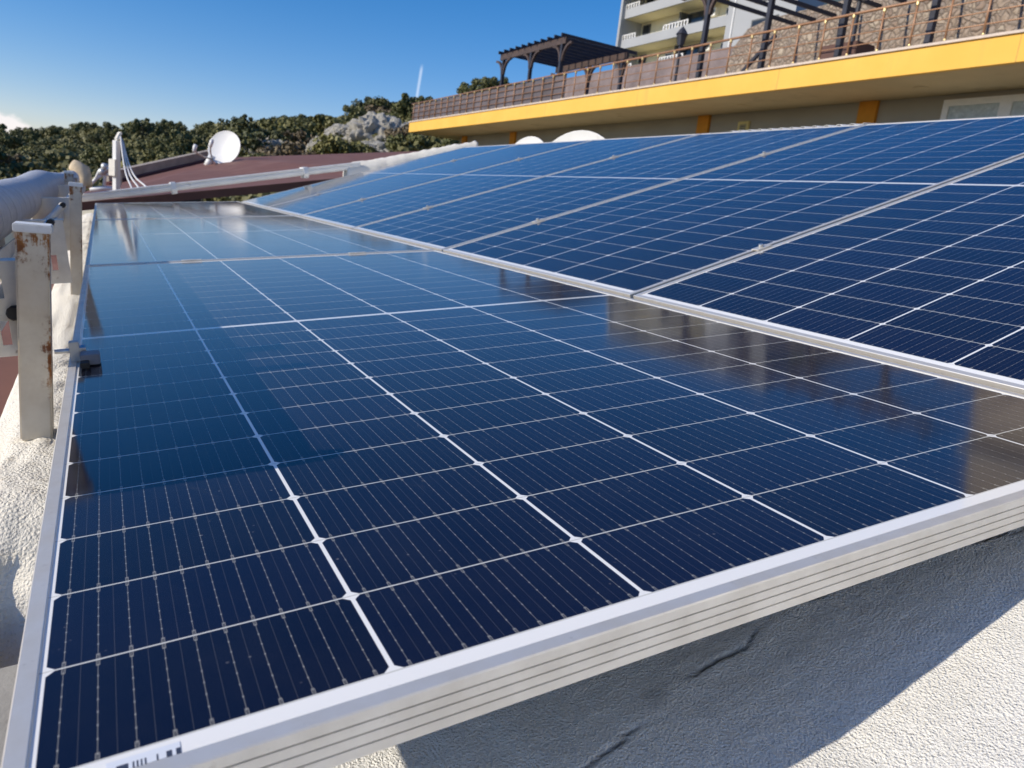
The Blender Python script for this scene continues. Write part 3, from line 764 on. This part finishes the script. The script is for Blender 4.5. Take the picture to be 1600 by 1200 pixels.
# two dishes beyond the ridge, their rims rising above it
for X, (lx, rx, ty, by), nm in ((4.25, (853, 942, 195, 214), 'large white dish rim rising behind the upper edge of the panels'), (4.35, (807, 846, 207, 218), 'small white dish rim rising behind the panels, left of the large one')):
    a, b, c_ = atX(lx, by, X), atX(rx, by, X), atX((lx + rx) / 2, ty, X)
    ch = (a - b).length / 2; mid_ = (a + b) / 2; sg = (c_ - mid_).length
    Rd = (ch * ch + sg * sg) / (2 * sg)
    Rd = min(Rd, ch * 1.25)
    ctr = c_ - Vector((-.15, 0, 1)).normalized() * Rd
    t = thing('satellite_dish', nm, 'satellite dish', tuple(ctr + Vector((0, .09, -.035))))
    lk = Vector((-.95, -.25, .16)).normalized().to_track_quat('Z', 'Y').to_matrix().to_4x4()
    dish_mesh(Rd, .16 * Rd).build('reflector', M['dish'], t, smooth=True, matrix=lk @ Matrix.Translation((0, 0, -.1 * Rd)))
    MB().tube([(.05, 0, -.1), (.1, 0, -1.4)], .025, 10).build('pole', M['galv'], t)

# ================================================================== HOTEL TERRACE BUILDING ON THE RIGHT
X0, YN, YF = 15.6, -6.0, 43.1
ZT, ZB = 4.81, 4.28
t = thing('terrace_building', 'long building with a bright yellow terrace edge above a shaded wall', 'building')
def band(z_at):  # slab edge: bright yellow fascia
    pass
MB().box((X0, YN, ZB), (X0 + .12, YF, ZT)).build('fascia', M['yellow'], t)
MB().box((X0 + .12, YF - .12, ZB), (34, YF, ZT)).build('fascia_return', M['yellow'], t)
MB().box((X0 + .123, YN, ZB + .006), (34, YF - .123, ZB + .12)).build('soffit', M['soffit'], t)
MB().box((X0 + .123, YN, ZB + .123), (34, YF - .123, ZT - .01)).build('terrace_floor', M['terrace'], t)
MB().box((X0 - .05, YN, ZT + .001), (X0 + .30, YF + .04, ZT + .055)).build('coping', M['coping'], t)
MB().box((17.9, YN, -4), (33, 41.0, ZB + .004)).build('wall', M['wall'], t)
for y0 in (40.2, 34.35, 20.5, 14.1, 7.6, 1.2):
    w = .55
    MB().box((17.80, y0 - w / 2, -4), (17.897, y0 + w / 2, ZB + .002)).build('pilaster', M['orange'], t)
# window strip
for k, (ya, yb) in enumerate(((9.0, 12.0), (5.0, 8.0))):
    wn_ = MB(); z0, z1 = 2.4, 4.16
    for a, b in (((17.83, ya, z0), (17.895, yb, z0 + .15)), ((17.83, ya, z1 - .15), (17.895, yb, z1)), ((17.83, ya, z0 + .15), (17.895, ya + .15, z1 - .15)), ((17.83, yb - .15, z0 + .15), (17.895, yb, z1 - .15)), ((17.83, (ya+yb)/2 - .14, z0 + .15), (17.895, (ya+yb)/2 + .14, z1 - .15))): wn_.box(a, b)
    f = wn_.build('window', M['pvc'], t)
    MB().box((17.862, ya + .145, z0 + .145), (17.875, (ya+yb)/2 - .135, z1 - .145)).build('pane', M['frost'], f)
    MB().box((17.862, (ya+yb)/2 + .135, z0 + .145), (17.875, yb - .145, z1 - .145)).build('pane', M['frost'], f)
# little framed notice on the wall
c = atX(1161, 200, 17.85)
t2 = thing('wall_notice', 'small yellow framed notice on the shaded wall between two orange pilasters', 'notice', tuple(c))
MB().box((-.02, -.24, -.26), (.045, .24, .2)).build('backing', simple('yellow_frame', (.70, .58, .22), .6), t2, bevel=.01)
MB().box((-.026, -.14, -.16), (-.0205, .14, .11)).build('face', simple('notice_face', (.40, .35, .18), .6), t2)
for k in range(3): MB().box((-.031, -.11, -.11 + k * .07), (-.0265, .11, -.085 + k * .07)).build('line', M['slate'], t2)
# soffit lamps
for i, y in enumerate((12.0, 17.8, 24.0, 30.5)):
    tag(MB().lathe([(0, -.02), (.14, -.02), (.17, .0), (.17, .008)], 20, Matrix.Translation((16.9, y, ZB - .0))).build('ceiling_lamp', M['soffit'], smooth=False),
        ('flat round lamp under the soffit, nearest the window', 'flat round lamp under the soffit, above the notice', 'flat round lamp under the soffit, above the big dish rim', 'flat round lamp under the soffit, farthest along the wall')[i], 'lamp', 'lamps under the terrace soffit')

# railing on the terrace edge
t = thing('railing', 'copper coloured railing with slender posts along the yellow terrace edge', 'railing')
XR = X0 + .08; zr = ZT + .055
MB().tube([(XR, YN, zr + .96), (XR, YF, zr + .96)], .034, 8).build('top_rail', M['copper'], t, smooth=True)
for h in (.24, .48, .72): MB().tube([(XR, YN, zr + h), (XR, YF, zr + h)], .014, 6).build('rail', M['copper'], t, smooth=True)
yy = -5.6; PM = None; FM = None
while yy < YF:
    if PM is None:
        PM = MB().tube([(0, 0, 0), (0, 0, .95)], .024, 8).build('post', M['copper'], t, smooth=True); p_ = PM
        FM = MB().lathe([(0, .0), (.05, .0), (.05, .02), (.03, .05), (.026, .07)], 10).build('foot_collar', M['brass'], p_)
        g_ = MB().lathe([(.026, .86), (.040, .88), (.040, .94), (.028, .96)], 10).build('head_collar', M['brass'], p_)
    else: p_ = copy_tree(PM, t)
    p_.location = (XR, yy, zr); yy += .82

MB().box((XR + .05, 26.3, zr + .02), (XR + .065, YF - .05, zr + .93)).build('screen_panel', simple('taupe_screen', (.115, .100, .110), .8, var=.3, vscale=.7), t)

# stone walls at the back of the terrace
XS = 21.0
m = MB(); vv = []
top = [(-8, 8.35), (8, 8.3), (16, 8.25), (21.6, 8.15), (22.6, 7.95), (23.2, 7.4), (23.5, 6.4), (23.6, ZT)]
for x in (XS, XS + .6):
    for y, z in top: vv.append((x, y, z))
    for y, z in top[::-1]: vv.append((x, y, ZT - .012))
n = len(top) * 2
m.add(vv, [tuple(range(n-1, -1, -1)), tuple(range(n, 2*n))] + [(i, (i+1) % n, n+(i+1) % n, n+i) for i in range(n)])
tag(m.build('stone_wall', M['stone']), 'tall rubble stone retaining wall at the back of the terrace behind the pergola', 'stone wall')
tag(MB().box((XS + 1.5, 24.2, ZT - .012), (XS + 2.0, 46, 7.95)).build('stone_wall', simple('shaded_stone', (.20, .16, .155), .9, var=.25, vscale=1.2, bump=.8, bscale=2.5, bdist=.15)), 'long low dark stone wall behind the far half of the copper railing', 'stone wall')  # this wall's shade is put into a darker stone colour
# upper terrace behind the stone wall
tag(MB().box((XS + .61, -8, ZT + 2.2), (30, 23.2, 7.95)).build('upper_terrace', M['terrace']), kind='structure')

# pergolas
def pergola(name, label, ys, xa, xb, ztop, nraf, over, rear=True):
    t = thing(name, label, 'pergola', (0, 0, 0)); z0 = ZT + .056
    for x in ((xa, xb) if rear else (xa,)):
        for y in ys:
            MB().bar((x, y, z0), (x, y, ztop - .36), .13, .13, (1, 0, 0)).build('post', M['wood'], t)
    for x in ((xa, xb) if rear else (xa,)):
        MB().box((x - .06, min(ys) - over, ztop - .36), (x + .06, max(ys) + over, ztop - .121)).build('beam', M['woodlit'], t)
        for y in ys:
            for s in (-1, 1):
                q = [(y + s * (.08 + .62 * (1 - math.cos(a))), ztop - .36 - .62 * (1 - math.sin(a))) for a in [k * math.pi / 2 / 6 for k in range(7)]]
                br = MB()
                for (ya, za), (yb, zb) in zip(q, q[1:]): br.bar((x, ya, za), (x, yb, zb), .09, .10, (1, 0, 0))
                br.build('brace', M['woodlit'], t)
    y0, y1 = min(ys) - over + .1, max(ys) + over - .1
    for i in range(nraf):
        y = y0 + (y1 - y0) * i / (nraf - 1)
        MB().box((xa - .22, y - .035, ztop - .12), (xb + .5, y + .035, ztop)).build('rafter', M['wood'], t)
    return t
pergola('pergola', 'dark timber pergola on three posts at the far end of the terrace', (27.3, 29.8, 32.4), 15.98, 18.9, 7.40, 11, .28)
pergola('pergola', 'dark timber pergola near the stone wall, cut off by the top of the photo', (11.4, 13.8, 16.35, 18.9), 15.98, 20.3, 7.75, 13, 1.3, rear=False)
pergola('pergola', 'dark timber pergola nearest the camera, beyond the right edge of the photo', (1.0, 3.5, 6.0), 15.98, 19.2, 7.55, 9, .55)
a, b = atX(1212, 55, 17), atX(1160, 112, 17)
tag(MB().bar(a, b, .09).build('leaning_pole', M['wood']), 'dark pole leaning against the second pergola in front of the stone wall', 'pole')
# garden lamp and planter with lamp
c = atX(1056, 118, 16.6); c.z = ZT
t = thing('garden_lamp', 'black garden lamp with a lantern head on the terrace in front of the apartment block', 'lamp', tuple(c))
MB().tube([(0, 0, 0), (0, 0, .25), (0, 0, .26), (0, 0, 1.45)], [.10, .09, .05, .045], 10).build('pole', M['wood'], t)
MB().lathe([(.0, 1.45), (.10, 1.46), (.17, 1.78), (.20, 1.80), (.10, 1.95), (.03, 2.02), (.0, 2.08)], 8).build('lantern', M['wood'], t)
c = atX(1322, 88, 16.7); c.z = ZT
tag(MB().box((-.35, -.55, 0), (.35, .55, .62), Matrix.Translation(c)).build('planter_box', simple('brown_planter', (.10, .05, .04), .7), bevel=.02), 'dark brown planter box on the terrace by the middle pergola post', 'planter')
c = atX(1332, 60, 17.3); c.z = ZT
t = thing('garden_lamp', 'pole lamp with a pale mushroom top standing behind the brown planter', 'lamp', tuple(c))
MB().tube([(0, 0, 0), (0, 0, 1.9)], [.09, .06], 10).build('pole', M['wood'], t)
MB().lathe([(.05, 1.9), (.16, 1.92), (.30, 2.02), (.26, 2.12), (.12, 2.2), (0, 2.22)], 16).build('lamp_shade', M['pgrey'], t, smooth=True)

# apartment block
XA = 46.0; YL = 67.8
t = thing('apartment_block', 'cream and grey apartment block with recessed balconies rising behind the terrace', 'apartment block', (0, 0, 0))
MB().box((XA + 2.2, 46.5, 5), (XA + 14, YL, 23)).build('wall', M['plaster'], t)
MB().box((XA - .4, YL - .001, 5), (XA + 14, YL + .35, 23)).build('side_wall', M['pgrey'], t)
MB().box((XA - .6, 44.6, 5), (XA + 2.19, 52.0, 23)).build('stair_tower', M['pgrey'], t)
for k in range(4):
    zf = 12.05 + 2.85 * k
    bal = MB().box((XA, 52.02, zf), (XA + .15, YL - .003, zf + .85)).build('balcony_parapet', M['pgrey'], t)
    MB().box((XA + .151, 52.02, zf + .0), (XA + 2.19, YL - .003, zf + .18)).build('balcony_slab', M['plaster'], t)
    for y0, y1, mt in ((66.2, 67.4, 'dgrey'), (58.2, 60.6, 'dgrey')):
        w = MB().box((XA + 2.10, y0, zf + .19), (XA + 2.19, y1, zf + 2.6)).build('balcony_door', M[mt], t)
        MB().box((XA + 2.06, y0 + .15, zf + .25), (XA + 2.098, y1 - .15, zf + 2.5)).build('pane', M['glass'], w)
    for y0, y1 in ((62.0, 63.2), (54.0, 55.4)):
        w = MB().box((XA + 2.12, y0, zf + 1.0), (XA + 2.19, y1, zf + 2.3)).build('window', M['pvc'], t)
        MB().box((XA + 2.09, y0 + .1, zf + 1.1), (XA + 2.118, y1 - .1, zf + 2.2)).build('pane', M['glass'], w)
    MB().box((XA + 1.4, 60.7, zf + .18), (XA + 2.19, 60.95, zf + 2.67)).build('divider', M['dgrey'], t)
    rl_ = MB()
    for y0, y1 in ((65.6, YL - .05), (57.8, 61.2)):
        rl_.box((XA + .02, y0, zf + 1.25), (XA + .08, y1, zf + 1.32))
        yq = y0
        while yq < y1: rl_.box((XA + .03, yq, zf + .852), (XA + .07, yq + .16, zf + 1.249)); yq += .42
    rl_.build('balcony_railing', M['white'], t)
    ac = MB().box((XA + 1.75, 56.4, zf + 1.75), (XA + 2.18, 57.5, zf + 2.45)).build('air_conditioner', M['white'], t)
    MB().lathe([(0, .0), (.26, .0), (.27, .03)], 20, Matrix.Translation((XA + 1.74, 56.8, zf + 2.1)) @ Matrix.Rotation(R_(-90), 4, 'Y')).build('fan', M['dgrey'], ac)
for k in range(4):
    z = 12.4 + 2.85 * k
    w = MB().box((XA - .66, 46.2, z + .6), (XA - .601, 49.0, z + 2.2)).build('window', M['dgrey'], t)
    MB().box((XA - .69, 46.35, z + .72), (XA - .661, 48.85, z + 2.08)).build('pane', M['glass'], w)
    MB().tube([(XA - .66, 51.2, z - .4), (XA - .66, 51.2, z + 2.45)], .06, 8).build('downpipe', M['white'], t)
MB().box((XA - .8, 44.4, 23.001), (XA + 14.3, YL + .5, 23.3)).build('roof_parapet', M['pgrey'], t)

# unseen white block, added beside the camera to bounce sun into the shade
t = thing('bounce_block', 'white roughcast block added to bounce sunlight, right of the photographer and out of view', 'building')
MB().box((1.8, -7.5, -.6), (6.0, -.7, 4.6)).build('wall', M['render'], t)
d_ = MB().box((1.76, -4.6, .25), (1.799, -3.7, 2.25)).build('door', M['pgrey'], t)
MB().box((1.7, -7.65, 4.601), (6.15, -.6, 4.75)).build('roof', M['concrete'], t)

# tall hotel wing beyond the right edge of the photo (it is what the near panel mirrors)
t = thing('hotel_wing', 'tall tan hotel wing above the stone wall, beyond the right edge of the photo', 'building')
MB().box((25, -14, 7.951), (36, 14.6, 24)).build('wall', simple('tan_plaster', (.40, .34, .26), .85, var=.08, vscale=.4), t)
for k in range(4):
    for j in range(5):
        w = MB().box((24.93, -10 + j * 5, 9.4 + 3.2 * k), (24.998, -8.2 + j * 5, 11.0 + 3.2 * k)).build('window', M['pvc'], t)
        MB().box((24.90, -9.88 + j * 5, 9.52 + 3.2 * k), (24.928, -8.32 + j * 5, 10.88 + 3.2 * k)).build('pane', M['glass'], w)
    MB().box((24.2, -14, 8.8 + 3.2 * k), (24.999, 14.6, 9.0 + 3.2 * k)).build('balcony_slab', M['pgrey'], t)

# ================================================================== TERRAIN
elev = [(-60, 1.0), (-25, 1.2), (-12, 1.4), (-5.4, 1.82), (-2, 2.5), (1.5, 3.2), (5.3, 3.7), (9.3, 4.9), (13.5, 6.1), (16.1, 6.8), (17.8, 7.3), (19.6, 8.1), (23.1, 8.5), (25.7, 9.2), (34, 10.9), (45, 10), (70, 6), (100, 3)]
dist = [(-60, 170), (-12, 150), (-5, 140), (5, 120), (10, 104), (14, 86), (18, 76), (26, 84), (34, 100), (45, 120), (70, 130), (100, 130)]
def lerp(tab, x):
    if x <= tab[0][0]: return tab[0][1]
    for (a, fa), (b, fb) in zip(tab, tab[1:]):
        if x <= b: s = (x - a) / (b - a); s = s * s * (3 - 2 * s) if tab is dist else s; return fa + (fb - fa) * s
    return tab[-1][1]
def terr(azd, r):
    rr = lerp(dist, azd); zr = rr * math.tan(R_(lerp(elev, azd))) - 2.3
    s = (r - 34) / (rr - 34)
    if s <= 0: z = -3.5
    elif s <= 1: z = -3.5 + (zr + 3.5) * (s ** .85)
    else: z = zr - (s - 1) * 6
    z += 1.3 * noise.noise((azd * .22, r * .05, 0)) * min(1, max(0, s) * 3)
    return z
def tpt(azd, r, dz=0):
    a = R_(azd); return Vector((CW.x + r * math.sin(a), CW.y + r * math.cos(a), terr(azd, r) + dz))
m = MB(); vv = []
azs = [-60 + i * 1.0 for i in range(161)]; rs_ = [3, 20, 34] + [34 + 4 * i for i in range(1, 46)] + [260, 400, 900]
for a in azs:
    for r in rs_: vv.append(tpt(a, r) if r < 230 else Vector((CW.x + r * math.sin(R_(a)), CW.y + r * math.cos(R_(a)), -6)))
n = len(rs_)
m.add(vv, [(i*n+j, i*n+j+1, (i+1)*n+j+1, (i+1)*n+j) for i in range(len(azs)-1) for j in range(n-1)])
tag(m.build('hillside', M['earth'], smooth=True), kind='structure')
tag(MB().add([(-900, -900, -4.05), (900, -900, -4.05), (900, 900, -6.5), (-900, 900, -6.5)], [(0, 1, 2, 3)]).build('ground', M['earth']), kind='structure')

# ------------------------------------------------------------------ shrubs
def crown_mb(seed, R, H, nclump, nleaf, leaf):
    g = random.Random(seed); m = MB(); cl = []
    for i in range(nclump):
        a = g.uniform(0, 2 * math.pi); rr = R * math.sqrt(g.random()) * .88; z = H * (.12 + .74 * g.random()) * (1 - .35 * (rr / R) ** 2)
        cl.append((rr * math.cos(a), rr * math.sin(a), z, g.uniform(.14, .42) * R))
    for x, y, z, r in cl:
        for k in range(nleaf // nclump):
            d = Vector((g.gauss(0, 1), g.gauss(0, 1), g.gauss(0, 1))).normalized() * r * (g.random() ** .35)
            d.z *= .75; c = Vector((x, y, z)) + d
            if c.z < .05: continue
            nrm = (d.normalized() * .7 + Vector((g.gauss(0, .6), g.gauss(0, .6), g.gauss(.3, .6)))).normalized()
            s = nrm.cross(Vector((g.gauss(0, 1), g.gauss(0, 1), g.gauss(0, 1)))).normalized(); u = nrm.cross(s)
            w = leaf * g.uniform(.6, 1.3); h = w * g.uniform(.8, 1.4)
            m.add([c - s * w * .5, c + u * h * .5, c + s * w * .5, c - u * h * .5], [(0, 1, 2, 3)])
    return m
protos = []
for i, (mt, R, H, nc, nl) in enumerate((('leafA', 1.9, 2.7, 24, 2400), ('leafB', 2.1, 3.2, 28, 2600), ('leafA', 1.5, 2.0, 18, 1700), ('leafB', 1.7, 3.4, 24, 2000), ('leafC', 1.4, 1.8, 18, 1300))):
    t = thing('shrub', 'x', 'shrub')
    crown_mb(50 + i, R, H, nc, int(nl * 1.9), .20).build('crown', M[mt], t, fix=False)
    tr_ = MB(); g = random.Random(i)
    for k in range(3):
        a = g.uniform(0, 6.28); tr_.tube([(.1 * math.cos(a), .1 * math.sin(a), -.5), (.25 * math.cos(a), .25 * math.sin(a), H * .3), (.6 * R * math.cos(a) * .8, .6 * R * math.sin(a) * .8, H * .62)], [.10, .07, .03], 6)
    tr_.build('trunk', M['bark'], t)
    protos.append(t)
used = [False] * 5
def shrub(kind, pos, s, label, group, sz=None):
    o = protos[kind] if not used[kind] else copy_tree(protos[kind]); used[kind] = True
    o.location = pos; o.rotation_euler = (0, 0, rng.uniform(0, 6.28)); o.scale = (s, s, s * (sz or rng.uniform(.85, 1.2)))
    o['label'] = label; o['group'] = group
    return o
GL = 'dark olive evergreen shrub among the many covering the hillside'
cnt = 0; tries = 0; placed = []
while cnt < 270 and tries < 9000:
    tries += 1
    azd = rng.uniform(-8, 37); rr = lerp(dist, azd); s_ = rng.uniform(.30, 1.03) if cnt > 70 else rng.uniform(.94, 1.02)
    r = 34 + (rr - 34) * s_
    if 10.5 < azd < 24 and .18 < (r - 34) / (rr - 34) < .80: continue
    p = tpt(azd, r, -.15); sc = rng.uniform(.45, .95)
    if any((p - q).length < (sc + s2) * 1.0 for q, s2 in placed): continue
    placed.append((p, sc)); kind = rng.choice((0, 0, 1, 1, 2, 3, 4) if r < 95 else (0, 1, 1, 2, 3))
    shrub(kind, p, sc, 'greyish dry shrub among the evergreens on the hillside' if kind == 4 else GL, 'shrubs covering the hillside'); cnt += 1
# the finer growth between and beyond them, one mass of small mounded crowns
g = random.Random(99); m = MB()
for i in range(3600):
    azd = g.uniform(-9, 38); rr = lerp(dist, azd); s_ = g.uniform(.05, 1.03) ** .8; r = 34 + (rr - 34) * s_
    if 10.5 < azd < 24 and .15 < s_ < .82 and g.random() < .8: continue
    R0 = g.uniform(.45, 1.2); b = tpt(azd, r); hh = R0 * g.uniform(.8, 1.25)
    for k in range(int(60 * R0 * R0) + 26):
        d = Vector((g.gauss(0, 1), g.gauss(0, 1), g.gauss(.25, 1))).normalized(); rad = g.random() ** .3
        c = b + Vector((d.x * R0 * rad, d.y * R0 * rad, hh * .45 + d.z * hh * .6 * rad))
        nn = (d + Vector((g.gauss(0, .5), g.gauss(0, .5), g.gauss(.2, .5)))).normalized()
        t_ = nn.cross(Vector((g.gauss(0, 1), g.gauss(0, 1), g.gauss(0, 1)))).normalized(); u = nn.cross(t_)
        w = g.uniform(.10, .24); m.add([c - t_ * w, c + u * w * .9, c + t_ * w, c - u * w * .9], [(0, 1, 2, 3)])
tag(m.build('hillside_scrub', M['leafS'], fix=False), 'low olive scrub filling the ground between the hillside shrubs', 'scrub', kind='stuff')

# ------------------------------------------------------------------ limestone outcrop and the bushes in it
def rock(seed, pos, sx, sy, sz, label):
    bm = bmesh.new(); bmesh.ops.create_icosphere(bm, subdivisions=5, radius=1)
    for v in bm.verts:
        c = v.co.copy(); q = c * 1.9 + Vector((seed * 7.3, 0, 0))
        fd = noise.voronoi((q.x * 1.5, q.y * 1.5, q.z * .75))[0]; f2 = noise.voronoi((q.x * 3.6, q.y * 3.6, q.z * 1.5))[0]
        d = .20 * noise.noise(q) + .42 * min(.55, fd[1] - fd[0]) + .15 * min(.4, f2[1] - f2[0]) - .12 + .03 * noise.noise(q * 9)
        v.co = c * (1 + d); v.co.x *= sx; v.co.y *= sy; v.co.z *= sz
    me = bpy.data.meshes.new('boulder'); bm.to_mesh(me); bm.free(); me.materials.append(M['rock'])
    o = bpy.data.objects.new('boulder', me); COL.objects.link(o); o.location = pos; o.rotation_euler = (0, 0, rng.uniform(0, 6))
    tag(o, label, 'rock', 'limestone rocks of the outcrop')
RK = [(432, 232, 58, 2.2, 2.0, 'weathered limestone rock, leftmost pale patch of the outcrop'),
      (500, 232, 57, 1.2, 2.0, 'narrow upright limestone rock left of the green bush'),
      (560, 205, 60, 2.4, 1.6, 'upper left shoulder of the limestone outcrop under the ridge shrubs'),
      (592, 205, 58, 2.6, 2.4, 'tallest pale limestone rock in the middle of the outcrop'),
      (622, 212, 57, 2.0, 2.2, 'pale limestone rock right of the tallest one, left of the terrace corner'),
      (588, 232, 54, 2.2, 1.4, 'low limestone rock at the foot of the tallest one'),
      (650, 235, 54, 1.8, 1.0, 'low limestone rock below the terrace corner'),
      (668, 216, 62, 2.0, 1.6, 'limestone rock just under the end of the yellow slab'),
      (696, 222, 62, 2.2, 1.2, 'rightmost limestone rock, below the soffit by the orange pilaster'),
      (540, 243, 53, 1.6, .7, 'small limestone rock behind the coping'),
      (372, 245, 56, 1.4, .6, 'small pale stone by the satellite dish'),
      (432, 250, 52, 1.0, .6, 'small pale stone at the edge of the maroon roof')]
for i, (px, py, D, sx, sz, lab) in enumerate(RK):
    rock(i + 1, CW + ray(px, py + 14) * D, sx, sx * .8, sz * .72, lab)
BU = [(535, 232, 51, 0, 1.15, 'mid green bush growing in front of the limestone outcrop'), (565, 240, 50, 2, .9, 'low green bush right of the mid green bush'),
      (632, 205, 55, 4, .9, 'brown green bush in the cleft of the outcrop'), (640, 228, 52, 1, .75, 'dark bush below the terrace corner'),
      (645, 185, 66, 1, 1.1, 'dark bush at the end of the railing above the rocks'), (560, 185, 68, 3, 1.0, 'dark upright bush on top of the left outcrop'),
      (600, 175, 70, 4, 1.1, 'brownish bush on top of the tallest rock'), (620, 170, 72, 0, 1.2, 'olive bush right of the brownish bush on the ridge'),
      (480, 222, 58, 4, 1.2, 'dry brown bush left of the outcrop'), (445, 235, 55, 4, 1.2, 'dry grey bush right of the satellite dish'),
      (455, 205, 62, 0, 1.3, 'olive bush above the dry grey bush'), (520, 200, 64, 2, 1.4, 'olive bush at the upper left of the outcrop'),
      (585, 215, 56.5, 2, .55, 'small tuft of green in the middle of the outcrop'), (405, 225, 58, 1, 1.3, 'dark bush just right of the satellite dish'),
      (385, 215, 60, 0, 1.4, 'olive bush behind the right rim of the satellite dish'), (500, 243, 50, 4, .8, 'dry bush at the edge of the maroon roof'),
      (700, 238, 56, 4, .5, 'dry tuft under the rightmost limestone rock')]
for px, py, D, k, s, lab in BU:
    c = CW + ray(px, py) * D
    h = (2.7, 3.2, 2.0, 3.4, 1.8)[k] * s
    shrub(k, c - Vector((0, 0, h * .5)), s, lab, 'bushes on the limestone outcrop', 1.0)
